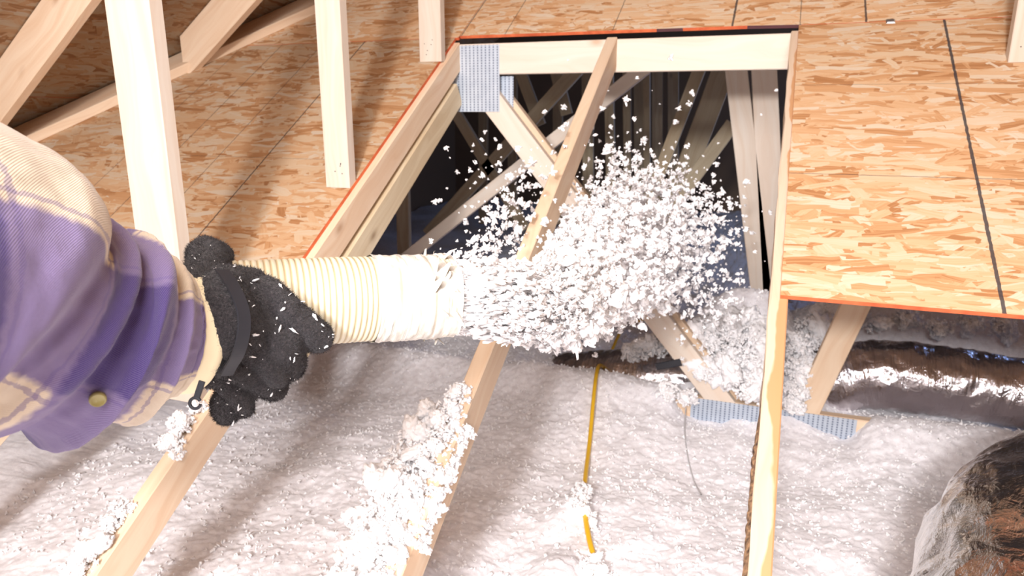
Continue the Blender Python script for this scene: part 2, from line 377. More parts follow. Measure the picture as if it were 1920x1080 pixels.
wl = mesh_obj('floor', [(-6, -3, -1.36), (6, -3, -1.36), (6, 11, -1.36), (-6, 11, -1.36), (-6, -3, -1.40), (6, -3, -1.40), (6, 11, -1.40), (-6, 11, -1.40)],
              [[0, 1, 2, 3], [7, 6, 5, 4], [0, 4, 5, 1], [1, 5, 6, 2], [2, 6, 7, 3], [3, 7, 4, 0]], M_DRY, base=(0, 0, -1.36)); props(wl, kind='structure', label='gypsum board ceiling under the insulation')
def wall(name, x0, x1, y0, y1, z0, z1, lab):
    V = [(x, y, z) for z in (z0, z1) for x, y in ((x0, y0), (x1, y0), (x1, y1), (x0, y1))]
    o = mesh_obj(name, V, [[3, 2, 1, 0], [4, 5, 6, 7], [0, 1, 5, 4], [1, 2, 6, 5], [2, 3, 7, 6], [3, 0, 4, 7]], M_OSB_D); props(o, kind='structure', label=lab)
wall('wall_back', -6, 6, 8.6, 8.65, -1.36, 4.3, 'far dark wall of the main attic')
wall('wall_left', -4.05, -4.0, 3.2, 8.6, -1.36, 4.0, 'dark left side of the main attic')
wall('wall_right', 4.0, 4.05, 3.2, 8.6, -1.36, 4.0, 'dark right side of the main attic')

# valley board on the main deck
vd = unit(rp(-1.991, 2.775 / CS) - rp(-2.755, 1.912 / CS)); nrm = np.array([0, -SN, CS])
sv = unit(np.cross(vd, nrm))          # toward lower right
pA = rp(-2.755, 1.912 / CS) ; A = pA - vd * 1.0; B = pA + vd * 3.2
wb = .14
o = beam('valley_board', A - sv * wb / 2 + nrm * (TH + .019), B - sv * wb / 2 + nrm * (TH + .019), wb, .038, nrm, M_PINE)
props(o, 'pale valley board lying flat along the seam between dormer roof and main deck', 'board')
# dormer rafters (2x6) under the left and right decks
def dorm_rafter(Y, mir, label, mat=M_PINE, end=0):
    Xv = XV + (Y - YV) * .885 + .03
    P0 = dp_l(Y, (Xv + 3.6) / math.cos(th2), .07); P1 = dp_l(Y, LEN, .07)
    up = np.array([-math.sin(th2), 0, math.cos(th2)])
    cB = ((XR - .019, 0, 0), (1, 0, 0)); cA = (P0 + np.array([-.02, 0, 0]), (1, 0, 0))
    if mir:
        for q in (P0, P1, up): q[0] = (2 * XR if q is not up else 0) - q[0]
        cB = ((XR + .019, 0, 0), (1, 0, 0)); cA = (P0 + np.array([.02, 0, 0]), (1, 0, 0))
    o = beam('dormer_rafter', P0, P1, .038, .140, up, mat, cutA=cA, cutB=cB)
    return props(o, label, 'rafter', 'dormer rafters')
dorm_rafter(1.76, 0, 'thick pine dormer rafter crossing the top left corner, left of the nearest post')
dorm_rafter(2.40, 0, 'pine dormer rafter showing just right of the nearest post, footed on the valley board')
dorm_rafter(3.03, 0, 'dormer rafter above the frame, next beyond the one at the valley board')
dorm_rafter(1.15, 0, 'dormer rafter overhead on the left slope, next nearer than the corner one')
for Y, q in ((1.15, 'nearest'), (1.76, 'second nearest'), (2.40, 'third nearest')): dorm_rafter(Y, 1, q + ' dormer rafter on the right slope, above the right panel')
o = beam('ridge_board', (XR, -2.2, dz(XR) + .05), (XR, 5.0, dz(XR) + .05), .038, .184, (0, 0, 1), M_PINE)
props(o, 'ridge board above the frame carrying the dormer rafters', 'board')

# ------------------------------------------------------------------ jack rafters (top chords) of the hip end
YG = 2.56
def jack(X, va, vb, mat, label, cut=True, seg=1, wob=0):
    A = rp(X + .019, va, -.0445); B = rp(X + .019, vb, -.0445)
    o = beam('jack_rafter', A, B, .038, .089, nrm, mat, cutB=((0, YG - .001, 0), (0, 1, 0)) if cut else None, seg=seg, wob=wob)
    return props(o, label, 'rafter')
X3 = .0184
jack(X3 - 3 * .6096, .3, 3.02, M_PINE, 'pine jack rafter at far left, only its lower end showing under the plaid sleeve')
jack(X3 - 2 * .6096, .3, 3.02, M_PINE, 'jack rafter at the left edge of the opening, passing behind the hose')
jack(X3 - 1 * .6096, .3, 3.02, M_PINE, 'middle jack rafter crossing the open hole, lower half buried in white insulation')
r3 = jack(X3, .3, 3.02, M_CHORD3, 'jack rafter at the right edge of the opening with stained face and bark edge', seg=40, wob=.005)
jack(X3 + 1 * .6096, 1.9, 3.02, M_PINE, 'jack rafter hidden under the right strand board panel')
jack(X3 + 2 * .6096, 1.9, 3.02, M_PINE, 'second jack rafter hidden under the right strand board panel')
# bark strip on the left edge
V = []; F = []; nb = 60
for i in range(nb):
    v = .9 + i * .012; t_ = (.004 + .004 * abs(math.sin(i * 1.7)) + .002 * rng.rand()) * min(1, (nb - i) / 12)
    for (x, n) in ((0, -.002), (-t_, -.010), (-t_, -.030), (0, -.038)): V.append(rp(X3 + .001 + x, v, n))
for i in range(nb - 1):
    for j in range(3): F.append([i * 4 + j, i * 4 + j + 1, i * 4 + 5 + j, i * 4 + 4 + j])
props(mesh_obj('bark_edge', V, F, M_BARK, r3), 'strip of dark bark left on the board edge')

# ------------------------------------------------------------------ girder truss behind the opening (plane Y = YG)
def web(parent, name, p, q, wpx=None, Y=YG + .019, wd=.089, mat=M_PINE, th=.038):
    """web in the plane Y between two pixels of the front face centre line"""
    A = on_y(p[0], p[1], Y - th / 2); B = on_y(q[0], q[1], Y - th / 2); A[1] = B[1] = Y
    ax = unit(B - A); up = np.cross((0, 1, 0), ax)
    return beam(name, A, B, th, wd, up, mat, parent)
def plate(parent, x0, x1, z0, z1, Y, name='gusset_plate'):
    t_ = .0015; pts = [(x0, z0), (x1, z0), (x1, z1), (x0, z1)]
    return slab(name, pts, 0, t_, lambda a, b, n: np.array([a, Y - n, b]), [M_PLATE], parent, 0, 0)
gt = thing('girder_truss', (-.45, YG, -1.15), 'flat topped girder truss of pale lumber framing the far side of the opening', 'truss')
o = beam('top_chord', (-3.1, YG + .019, .191), (2.4, YG + .019, .191), .038, .112, (0, 0, 1), M_PALE, gt)
o = beam('bottom_chord', (-3.6, YG + .019, -1.105), (2.6, YG + .019, -1.105), .038, .089, (0, 0, 1), M_PINE, gt)
web(gt, 'web', (905, 170), (1364, 772), Y=YG + .0192, mat=M_PALE)
web(gt, 'web', (1640, 500), (1508, 780), Y=YG + .0192, mat=M_PINE)
plate(gt, -1.196, -1.000, -.003, .242, YG - .0005)
plate(gt, -.215, .075, -1.152, -1.062, YG - .0005)
plate(gt, .085, .36, -1.152, -1.062, YG - .0005)
plate(gt, -1.075, -.958, -.003, .13, YG + .040)
# second ply of the diagonal, seen as a thin strip on its right
web(gt, 'web_ply', (925, 172), (1384, 774), Y=YG + .0585, mat=M_PINE)
# lower member under the left rafter
pl_ = thing('truss_web', on_y(700, 470, 2.3), 'two toned knotty member running just under the left rafter of the opening', 'lumber')
A = rp(X3 - 2 * .6096 + .023, 1.62, -.152); B = rp(X3 - 2 * .6096 + .023, 2.93, -.150)
beam('board', A, B, .038, .089, nrm, M_GREY, pl_)

# trusses deeper in the main attic; webs in their own planes
def truss(Y, label, webs, mat=M_GREY, top=True):
    t_ = thing('roof_truss', (0, Y, -1.15), label, 'truss')
    zt = RC + TS * Y - .03
    if top: beam('top_chord', (-3.9, Y + .019, min(zt, .191 + (Y - YG) * TS) - .03), (3.9, Y + .019, min(zt, .191 + (Y - YG) * TS) - .03), .038, .089, (0, 0, 1), M_GREY, t_)
    beam('bottom_chord', (-3.9, Y + .019, -1.22), (3.9, Y + .019, -1.22), .038, .089, (0, 0, 1), M_GREY, t_)
    for w_ in webs:
        p, q = w_[0], w_[1]; wd = w_[2] if len(w_) > 2 else .089
        web(t_, 'web', p, q, Y=Y, wd=wd, mat=mat)
    return t_
truss(3.17, 'first truss behind the girder, with long pale diagonal and twin pale webs at right',
      [((690, 540), (1210, 125), .062), ((1376, 95), (1438, 640)), ((1431, 95), (1458, 660), .10)], M_PALE)
truss(4.39, 'second truss behind the girder, with webs leaning into the flying fluff',
      [((1374, 232), (1240, 415), .085), ((1322, 100), (1215, 380), .075), ((752, 300), (757, 520), .10)], M_GREY)
truss(5.0, 'third truss behind the girder, showing slim crossing diagonals at left',
      [((800, 440), (1090, 120), .10), ((825, 165), (985, 430), .085), ((1372, 90), (1256, 400), .15)], M_GREY)
truss(5.3, 'fourth truss in the dark, thin vertical webs', [((965, 110), (1012, 235)), ((1035, 110), (1062, 215)), ((1140, 120), (1146, 400), .07)], M_GREY)
truss(5.61, 'fifth truss in the dark, thin vertical webs', [((1174, 120), (1177, 420), .06), ((1212, 120), (1213, 420), .05), ((1100, 120), (1103, 420))], M_GREY)
truss(6.22, 'sixth truss in the dark, faint vertical webs', [((x, 110), (x, 420)) for x in (905, 960, 1045, 1198, 1232, 1262, 1420)], M_GREY)

# ------------------------------------------------------------------ posts standing on the deck under the dormer rafters
def post(X, Y, w_, label, mat=M_POST, zf=None, th=.038, lean=0):
    zf = RC + TS * Y + TH / CS + .002 if zf is None else zf
    zt = dz(X if X < XR else 2 * XR - X) - .02
    o = beam('support_post', (X + w_ / 2 - lean, Y + th / 2, zf), (X + w_ / 2 + lean, Y + th / 2, zt), w_, th, (0, 1, 0), mat)
    r = np.random.RandomState(int(Y * 100))
    for i in range(5):
        c = np.array([X + w_ * (.25 + .5 * r.rand()), Y - .0004, zf + .025 + .06 * r.rand()]); R0 = .0018
        V = [c + np.array([R0 * math.cos(a), dy, R0 * math.sin(a)]) for dy in (0, .003) for a in np.linspace(0, 2 * PI, 8, endpoint=False)]
        mesh_obj('nail_head', V, [list(range(8)), list(range(8, 16))[::-1]] + [[q, q + 8, (q + 1) % 8 + 8, (q + 1) % 8] for q in range(8)], M_BLACK, o)
    return props(o, label, 'post', 'posts under the dormer rafters')
p1 = on_y(252, 430, 1.17)
post(p1[0], 1.17, .122, 'widest and nearest pale post, with three knots, its foot hidden behind the sleeve', zf=-.672)
post(-1.270, 1.795, .084, 'middle pale post, its foot beside the red edge of the opening')
post(-1.262, 2.415, .089, 'short looking pale post standing nearest the metal gusset plate')
post(.580, 2.345, .089, 'pale post at the upper right edge of the frame, on the right panel')

# ------------------------------------------------------------------ insulation floor
FZ = -1.12
mounds = [(-.02, 2.86, .34, .20, .13), (-.20, 2.95, .22, .16, .12), (.12, 2.70, .16, .09, .12), (.10, 3.05, .22, .10, .14), (-.45, 2.35, .05, .30, .18),
          (-.72, 1.10, .14, .10, .30),
          (-.47, 1.72, .05, .05, .10), (-.42, 1.42, .06, .06, .10), (.42, 3.45, .30, .4, .2), (.9, 3.5, .32, .3, .2), (.0, 2.2, -.03, .3, .2), (.35, 2.25, -.02, .3, .1)]
def floor_h(X, Y):
    P = np.stack([X, Y, np.zeros_like(X)], 1)
    h = .035 * fbm(P * 1.7, 2)
    h += .010 * fbm(P * 8 + 5, 3)
    b = 1 - np.abs(pnoise(P * 34 + 9)); h += .0035 * b
    h += .004 * pnoise(P * 70 + 3) + .0025 * pnoise(P * 140)
    open_ = np.exp(-((X + .18) / .10) ** 4) + np.exp(-((X - .07) / .17) ** 4) + np.exp(-((X - .28) / .1) ** 4)
    h += .11 * np.exp(-((Y - 2.57) / .13) ** 2) * (1 - np.clip(open_, 0, 1)) * (X < 2.6)
    for (mx, my, a, sx_, sy_) in mounds: h += a * np.exp(-((X - mx) / sx_) ** 2 / 1.4 - ((Y - my) / sy_) ** 2 / 1.4)
    return FZ - .02 + h
def grid_obj(name, xs, ys, zf, mat):
    X, Y = np.meshgrid(xs, ys); x = X.ravel(); y = Y.ravel(); z = zf(x, y)
    # horizontal jitter gives overhanging tufts
    P = np.stack([x, y, z], 1); J = P * 40
    P[:, 0] += .006 * pnoise(J + 50); P[:, 1] += .006 * pnoise(J + 90)
    nx, ny = len(xs), len(ys); i = np.arange(ny - 1)[:, None] * nx + np.arange(nx - 1)[None]; i = i.ravel()
    F = np.stack([i, i + 1, i + nx + 1, i + nx], 1)
    me = D.meshes.new(name); me.vertices.add(len(P)); me.loops.add(F.size); me.polygons.add(len(F))
    base = np.array([0, 2, FZ]); me.vertices.foreach_set('co', (P - base).ravel()); me.loops.foreach_set('vertex_index', F.ravel())
    me.polygons.foreach_set('loop_start', np.arange(0, F.size, 4)); me.polygons.foreach_set('loop_total', np.full(len(F), 4))
    me.update(calc_edges=True); me.polygons.foreach_set('use_smooth', np.ones(len(F), bool)); me.materials.append(mat)
    o = D.objects.new(name, me); COL.objects.link(o); o.location = base
    return o
def axis(parts):
    out = []
    for a, b, s in parts: out += list(np.arange(a, b, s))
    return np.array(out + [parts[-1][1]])
fl = grid_obj('blown_insulation', axis([(-3.97, -2.6, .08), (-2.6, -2.1, .03), (-2.1, 1.3, .0065), (1.3, 2, .03), (2, 3.97, .1)]),
              axis([(-2.9, .6, .1), (.6, .9, .03), (.9, 3.4, .0065), (3.4, 4.5, .015), (4.5, 8.57, .05)]), floor_h, M_FLUFF)
props(fl, 'deep bed of white blown fiberglass insulation covering the attic floor', 'insulation', kind='stuff')

# ------------------------------------------------------------------ flakes
def ico(sub):
    t_ = (1 + 5 ** .5) / 2
    V = [(-1, t_, 0), (1, t_, 0), (-1, -t_, 0), (1, -t_, 0), (0, -1, t_), (0, 1, t_), (0, -1, -t_), (0, 1, -t_), (t_, 0, -1), (t_, 0, 1), (-t_, 0, -1), (-t_, 0, 1)]
    V = [tuple(unit(v)) for v in V]
    F = [(0, 11, 5), (0, 5, 1), (0, 1, 7), (0, 7, 10), (0, 10, 11), (1, 5, 9), (5, 11, 4), (11, 10, 2), (10, 7, 6), (7, 1, 8), (3, 9, 4), (3, 4, 2), (3, 2, 6), (3, 6, 8), (3, 8, 9), (4, 9, 5), (2, 4, 11), (6, 2, 10), (8, 6, 7), (9, 8, 1)]
    for _ in range(sub):
        c = {}; F2 = []
        def mid(a, b):
            kk = (min(a, b), max(a, b))
            if kk not in c: V.append(tuple(unit((np.array(V[a]) + V[b]) / 2))); c[kk] = len(V) - 1
            return c[kk]
        for a, b, d in F:
            x, y, z = mid(a, b), mid(b, d), mid(d, a); F2 += [(a, x, z), (b, y, x), (d, z, y), (x, y, z)]
        F = F2
    return np.array(V), np.array(F)
I0, I1, I2, I3 = ico(0), ico(1), ico(2), ico(3)
def variants(base, n, amp, fr, seed):
    out = []
    r = np.random.RandomState(seed)
    for i in range(n):
        V = base[0]; d = 1 + amp * fbm(V * fr + r.rand(3) * 100, 2) + amp * .5 * (r.rand(len(V)) - .5)
        q = V * np.clip(d, .12, 2.6)[:, None] * np.array([1, .5 + r.rand() * .6, .35 + r.rand() * .5])
        out.append(q)
    return out
VA0 = variants(I0, 8, .5, 2, 1); VA1 = variants(I1, 14, 1.0, 1.9, 2); VA2 = variants(I2, 10, .9, 2.6, 5)
def shards(n, k, seed, base=I0, spread=.75):
    out = []; r = np.random.RandomState(seed)
    for i in range(n):
        V = []
        for j in range(k):
            q = base[0] * (1 + .55 * (r.rand(len(base[0])) - .5))[:, None] * np.array([.25 + .75 * r.rand(), .16 + .30 * r.rand(), .10 + .25 * r.rand()])
            M = rotm(1, r)[0]; c = r.normal(size=3); c *= spread * r.rand() / np.linalg.norm(c)
            V.append(q @ M.T + c)
        out.append(np.vstack(V))
    nv = len(base[0]); F = np.vstack([base[1] + nv * j for j in range(k)])
    return out, F
def rotm(n, r):
    q = r.normal(size=(n, 4)); q /= np.linalg.norm(q, axis=1)[:, None]; a, b, c, d = q.T
    return np.stack([np.stack([1 - 2 * (c * c + d * d), 2 * (b * c - a * d), 2 * (b * d + a * c)], 1), np.stack([2 * (b * c + a * d), 1 - 2 * (b * b + d * d), 2 * (c * d - a * b)], 1), np.stack([2 * (b * d - a * c), 2 * (c * d + a * b), 1 - 2 * (b * b + c * c)], 1)], 1)
def flakes(name, P, S, vars_, faces, mat, parent=None, stretch=None, seed=0, smooth=False, base=None):
    r = np.random.RandomState(seed); n = len(P); nv = len(vars_[0])
    idx = r.randint(0, len(vars_), n); T = np.array(vars_)[idx] * np.asarray(S)[:, None, None]
    T = np.einsum('nij,nkj->nki', rotm(n, r), T)
    if stretch is not None:  # stretch: unit dirs n x 3, factor n
        dr, f = stretch; pr = np.einsum('nki,ni->nk', T, dr); T = T + (pr * (f - 1)[:, None])[:, :, None] * dr[:, None, :]
    V = (T + P[:, None, :]).reshape(-1, 3); F = (faces[None] + (np.arange(n) * nv)[:, None, None]).reshape(-1, 3)
    if base is None: base = np.array([V[:, 0].mean(), V[:, 1].mean(), V[:, 2].min()])
    me = D.meshes.new(name); me.vertices.add(len(V)); me.loops.add(F.size); me.polygons.add(len(F))
    off = wloc(parent) if parent is not None else base
    me.vertices.foreach_set('co', (V - off).ravel()); me.loops.foreach_set('vertex_index', F.ravel().astype(np.int32))
    me.polygons.foreach_set('loop_start', np.arange(0, F.size, 3)); me.polygons.foreach_set('loop_total', np.full(len(F), 3))
    me.update(calc_edges=True); me.materials.append(mat)
    if smooth: me.polygons.foreach_set('use_smooth', np.ones(len(F), bool))
    o = D.objects.new(name, me); COL.objects.link(o)
    if parent is None: o.location = base
    else: o.parent = parent
    return o
SH6 = shards(16, 7, 3); SH3 = shards(16, 3, 4)
r_ = np.random.RandomState(11)
# tufts on the floor
n = 15000; d_ = r_.rand(n) ** .8
x = -2.1 + 3.3 * r_.rand(n); y = .95 + 2.7 * d_
z = floor_h(x, y) + .004 * r_.rand(n)
tf = flakes('insulation_tufts', np.stack([x, y, z], 1), .004 + .008 * r_.rand(n) ** 2, SH3[0], SH3[1], M_FLAKE, parent=fl, seed=5, smooth=True)
tf['kind'] = 'stuff'

CORE = variants(I3, 5, .35, 2.4, 9)
def clump(label, centers, rad, n, size, seed, name='insulation_clump', flat=.7):
    r = np.random.RandomState(seed); C = np.array(centers); R = np.array(rad) if np.ndim(rad) else np.full(len(C), rad)
    n = int(n * 3.0); i = r.randint(0, len(C), n); v = r.normal(size=(n, 3)); v /= np.linalg.norm(v, axis=1)[:, None]; v *= (r.rand(n) ** .55)[:, None]; v[:, 2] *= flat
    P = C[i] + v * R[i][:, None]
    nc = len(C) * 3; ic = np.arange(nc) % len(C)
    o = flakes(name, C[ic] + r.normal(size=(nc, 3)) * R[ic][:, None] * .3, R[ic] * .62, CORE, I3[1], M_FLAKE, seed=seed, smooth=True)
    f = flakes('fluff_tufts', P, size * 1.0 * (.4 + r.rand(n) ** 2), SH6[0], SH6[1], M_FLAKE, parent=o, seed=seed, smooth=True); f['kind'] = 'stuff'
    return props(o, label, 'insulation', kind='stuff')
X1 = X3 - 2 * .6096 + .012; X2_ = X3 - .6096 + .008
def vY(px, py): return on_roof(px, py)[1] / CS
def onch(X, px, py, n=.01):
    v = vY(px, py); return rp(X, v, n)
clump('white fluff clump on the left rafter right under the glove', [onch(X1, 385, 770), onch(X1, 352, 805, .016), onch(X1, 325, 832), onch(X1 + .015, 350, 850, -.005)], [.020, .030, .028, .018], 110, .0085, 21)
clump('white fluff clump lower down on the left rafter, above the frame edge', [onch(X1 - .01, 240, 960, .008), onch(X1 - .01, 222, 985), onch(X1 - .01, 200, 1050, .012), onch(X1 - .015, 180, 1075)], [.024, .022, .036, .034], 130, .0085, 22)
cc = [(rp(X2_ - .004, v, .004)) for v in np.linspace(1.00, 1.50, 12)] + [rp(X2_ - .05 - .02 * r_.rand(), v, -.03) for v in np.linspace(.98, 1.44, 12)] + [rp(X2_ - .10 - .03 * r_.rand(), v, -.10) for v in np.linspace(.98, 1.36, 10)] + [rp(X2_ + .022, v, -.02) for v in np.linspace(1.18, 1.42, 8)]
clump('long heap of white fluff burying the lower half of the middle rafter', cc, [.034] * 12 + [.048] * 12 + [.065] * 10 + [.030] * 8, 1000, .009, 23)
cz = lambda px, py, up=.0: (lambda q: np.array([q[0], q[1], floor_h(np.array([q[0]]), np.array([q[1]]))[0] + up]))(on_z(px, py, FZ + .01))
clump('small heap of fluff covering the yellow cable', [cz(1090, 915, .01), cz(1094, 940, .015), cz(1098, 970, .01), cz(1085, 960, .01), cz(1107, 985, .005)], .034, 150, .009, 24)
clump('tuft of fluff on the cable end at the bottom edge', [cz(1112, 1055, .01), cz(1100, 1075, .01), cz(1125, 1075, .01)], .028, 90, .0085, 25)
gp = lambda px, py, Y=2.52: on_y(px, py, Y)
clump('heap of fluff piled against the girder truss between cable and right rafter', [gp(1330, 640, 2.68), gp(1380, 640, 2.66), gp(1420, 660, 2.62), gp(1370, 690, 2.58), gp(1415, 720, 2.56), gp(1300, 650, 2.66), gp(1350, 610, 2.75), gp(1410, 610, 2.75), gp(1425, 690, 2.6)], [.10] * 9, 620, .014, 26)
clump('fluff lying against the lower end of the leaning web right of the stained rafter', [gp(1500, 650, 2.70), gp(1510, 690, 2.62), gp(1495, 730, 2.56), gp(1530, 620, 2.85), gp(1490, 760, 2.54), gp(1560, 600, 2.95)], [.08, .07, .05, .10, .04, .1], 420, .013, 27)
clump('loose fluff around the black strip and the buried bottom chord', [gp(1250, 735, 2.52), gp(1290, 745, 2.52), gp(1230, 650, 2.75), gp(1190, 660, 2.7), gp(1270, 640, 2.75), gp(1320, 700, 2.56)], [.05, .04, .07, .06, .07, .04], 300, .012, 28)
clump('insulation scraps lying on the dark back of the foil duct', [on_y(1700, 600, 3.05), on_y(1760, 615, 3.05), on_y(1820, 605, 3.1), on_y(1880, 615, 3.1), on_y(1640, 605, 3.05)], [.06, .06, .05, .06, .06], 200, .012, 29)

# ------------------------------------------------------------------ tubes
def tube(name, path, rad, mat, parent=None, nseg=24, sub=None, disp=None, smooth=True, caps=False, uvs=True):
    P = np.array(path, float); n = len(P)
    T = np.gradient(P, axis=0); T /= np.linalg.norm(T, axis=1)[:, None]
    R = np.full(n, rad) if np.ndim(rad) == 0 else np.array(rad)
    up = np.array([0, 0, 1.0]); 
    if abs(T[0] @ up) > .9: up = np.array([0, 1.0, 0])
    Nn = []; a = unit(up - T[0] * (up @ T[0]))
    for i in range(n):
        a = unit(a - T[i] * (a @ T[i])); Nn.append(a)
    Nn = np.array(Nn); Bn = np.cross(T, Nn)
    th = np.linspace(0, 2 * PI, nseg, endpoint=False)
    s = np.concatenate([[0], np.cumsum(np.linalg.norm(np.diff(P, axis=0), axis=1))])
    rr = R[:, None] * np.ones((1, nseg))
    if disp is not None: rr = rr + disp(s[:, None] * np.ones((1, nseg)), th[None, :] * np.ones((n, 1)))
    V = P[:, None] + rr[..., None] * (np.cos(th)[None, :, None] * Nn[:, None] + np.sin(th)[None, :, None] * Bn[:, None])
    V = V.reshape(-1, 3); F = []; uv = []
    rm = R.mean()
    for i in range(n - 1):
        for j in range(nseg):
            k2 = (j + 1) % nseg
            F.append([i * nseg + j, i * nseg + k2, (i + 1) * nseg + k2, (i + 1) * nseg + j])
            va, vb = j / nseg * 2 * PI * rm, (j + 1) / nseg * 2 * PI * rm
            uv += [(s[i], va), (s[i], vb), (s[i + 1], vb), (s[i + 1], va)]
    if caps:
        F.append(list(range(nseg))); F.append([(n - 1) * nseg + j for j in range(nseg)][::-1]); uv += [(0, 0)] * (2 * nseg)
    return mesh_obj(name, V, F, mat, parent, uv, smooth)
def catmull(pts, m_):
    P = np.array(pts, float); P = np.vstack([2 * P[0] - P[1], P, 2 * P[-1] - P[-2]]); out = []
    for i in range(1, len(P) - 2):
        for t_ in np.linspace(0, 1, m_, endpoint=False):
            a, b, c, d = P[i - 1:i + 3]
            out.append(.5 * (2 * b + (c - a) * t_ + (2 * a - 5 * b + 4 * c - d) * t_ ** 2 + (3 * b - a - 3 * c + d) * t_ ** 3))
    out.append(P[-2]); return np.array(out)

# foil ducts
def crinkle(amp, f1, f2, off):
    def f(s, th):
        P = np.stack([s.ravel() * f1 + off, np.cos(th.ravel()) * f2, np.sin(th.ravel()) * f2], 1)
        return (amp * (.7 * fbm(P, 3) + .8 * (.5 - np.abs(pnoise(P * 1.7 + 31))))).reshape(s.shape)
    return f
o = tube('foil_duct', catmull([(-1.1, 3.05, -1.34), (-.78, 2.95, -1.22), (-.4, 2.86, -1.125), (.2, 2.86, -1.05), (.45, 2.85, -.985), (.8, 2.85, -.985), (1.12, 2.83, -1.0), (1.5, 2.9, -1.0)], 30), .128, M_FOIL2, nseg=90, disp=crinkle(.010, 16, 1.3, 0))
props(o, 'far foil wrapped flexible duct lying along the girder truss behind the leaning web', 'duct')
o = tube('foil_duct', catmull([(.55, -1.2, -.93), (.50, -.3, -.93), (.47, .45, -.93), at_depth(1950, 1400, 1.02), at_depth(1938, 1230, 1.16), at_depth(1940, 1070, 1.36), at_depth(2010, 965, 1.60), at_depth(2190, 890, 1.85), at_depth(2500, 840, 2.1)], 36), .195, M_FOIL, nseg=120, disp=crinkle(.011, 7, 1.6, 9), caps=True)
props(o, 'near crinkled silver foil duct bulging in at the lower right corner', 'duct')

# yellow cable, string, strap
cp = [cz(1128, 1110, .004), cz(1120, 1062, .010), cz(1105, 1015, .014), cz(1096, 960, .006), cz(1097, 895, .012), cz(1106, 820, .012), cz(1118, 745, .014), cz(1136, 680, .02), cz(1156, 643, .05), cz(1178, 618, .10)]
q = on_y(1196, 603, 2.95); cp += [q, on_y(1235, 590, 3.15), on_y(1290, 596, 3.3) - np.array([0, 0, .08])]
o = tube('electrical_cable', catmull(cp, 10), [.0075] * (len(cp) * 10 - 9), M_YEL, nseg=12, caps=True)
props(o, 'yellow electrical cable trailing over the insulation from the foil duct', 'cable')
cp = [on_y(1286, 765, 2.53), cz(1284, 800, .008), cz(1290, 840, .008), cz(1303, 875, .010), cz(1317, 907, .004)]
o = tube('string', catmull(cp, 8), .0022, M_STR, nseg=8, caps=True); props(o, 'thin grey string dangling from the buried board onto the insulation', 'string')
a, b = on_y(1230, 688, 2.50), on_y(1277, 679, 2.50)
o = beam('strap', a, b, .003, .028, np.cross((0, 1, 0), unit(b - a)), M_BLACK); props(o, 'short black strip sticking out of the fluff beside the yellow cable', 'strap')
o = mesh_obj('panel_clip', [rp(*c) for c in ((.292, v1 - .012, TH), (.318, v1 - .012, TH), (.318, v1 + .014, TH), (.292, v1 + .014, TH), (.296, v1 - .008, TH + .004), (.314, v1 - .008, TH + .004), (.314, v1 + .010, TH + .004), (.296, v1 + .010, TH + .004))],
             [[3, 2, 1, 0], [4, 5, 6, 7], [0, 1, 5, 4], [1, 2, 6, 5], [2, 3, 7, 6], [3, 0, 4, 7]], M_STEEL)
props(o, 'small steel clip on the seam between the right panel and the one above', 'clip')

# ------------------------------------------------------------------ hose
hz = [(835, 556, .885), (700, 560, .845), (615, 564, .820), (450, 574, .780), (250, 590, .74), (0, 610, .70), (-300, 700, .64), (-700, 1000, .56)]
hp = catmull([at_depth(*q) for q in hz], 40)
s = np.concatenate([[0], np.cumsum(np.linalg.norm(np.diff(hp, axis=0), axis=1))])
ns = int(s[-1] / .00085); si = np.linspace(0, s[-1], ns); hp = np.stack([np.interp(si, s, hp[:, i]) for i in range(3)], 1)
hose = thing('blowing_hose', tuple(hp[0]), 'cream ribbed blower hose pointed at the opening and spraying insulation', 'hose')
PITCH = .0066
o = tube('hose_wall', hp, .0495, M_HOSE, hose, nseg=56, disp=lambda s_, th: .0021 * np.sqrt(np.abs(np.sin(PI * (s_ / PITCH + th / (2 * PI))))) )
tube('hose_lining', hp[:int(.25 / .00085)], .0455, M_GROOVE, hose, nseg=40)
tp = hp[:int(.098 / .00085)][::3]; tp = np.vstack([tp[0] - (tp[1] - tp[0]) * 2, tp])
o = tube('tape_wrap', tp, .0525, M_TAPE, hose, nseg=96, disp=lambda s_, th: .0016 * fbm(np.stack([s_.ravel() * 130, np.cos(th.ravel()) * 3.0, np.sin(th.ravel()) * 3.0], 1), 3).reshape(s_.shape) + .0013 * ((s_ * 65 + th * .5) % 1.0) + .002 * (s_ < .02) * np.sin(th * 5))
o['label'] = 'messy white tape wound around the hose end'
# torn tape shreds at the rim
ax = unit(hp[0] - hp[40]); e1 = unit(np.cross(ax, (0, 0, 1))); e2 = np.cross(e1, ax)
V = []; F = []
for i in range(26):
    th = r_.rand() * 2 * PI; r0 = .0525; rad = e1 * math.cos(th) + e2 * math.sin(th); tn = -e1 * math.sin(th) + e2 * math.cos(th)
    c0 = hp[int(r_.rand() * 45)] + rad * r0; L = .008 + .018 * r_.rand(); wd = .002 + .005 * r_.rand()
    dr = unit(ax * (r_.rand() - .35) + rad * .55 + tn * (r_.rand() - .5))
    b0 = len(V)
    for t_ in (0, .5, 1):
        for sd in (-1, 1):
            V.append(c0 + dr * L * t_ + tn * wd * sd * (1 - t_ * .8) + rad * .003 * math.sin(3 * t_) ); V.append(c0 + dr * L * t_ + tn * wd * sd * (1 - t_ * .8) + rad * (.003 * math.sin(3 * t_) + .0006))
    for t_ in (0, 1):
        q = b0 + 4 * t_
        F += [[q + 1, q + 3, q + 7, q + 5], [q, q + 4, q + 6, q + 2], [q, q + 1, q + 5, q + 4], [q + 2, q + 6, q + 7, q + 3]]
o = mesh_obj('tape_shreds', V, F, M_TAPE, hose); o['kind'] = 'stuff'

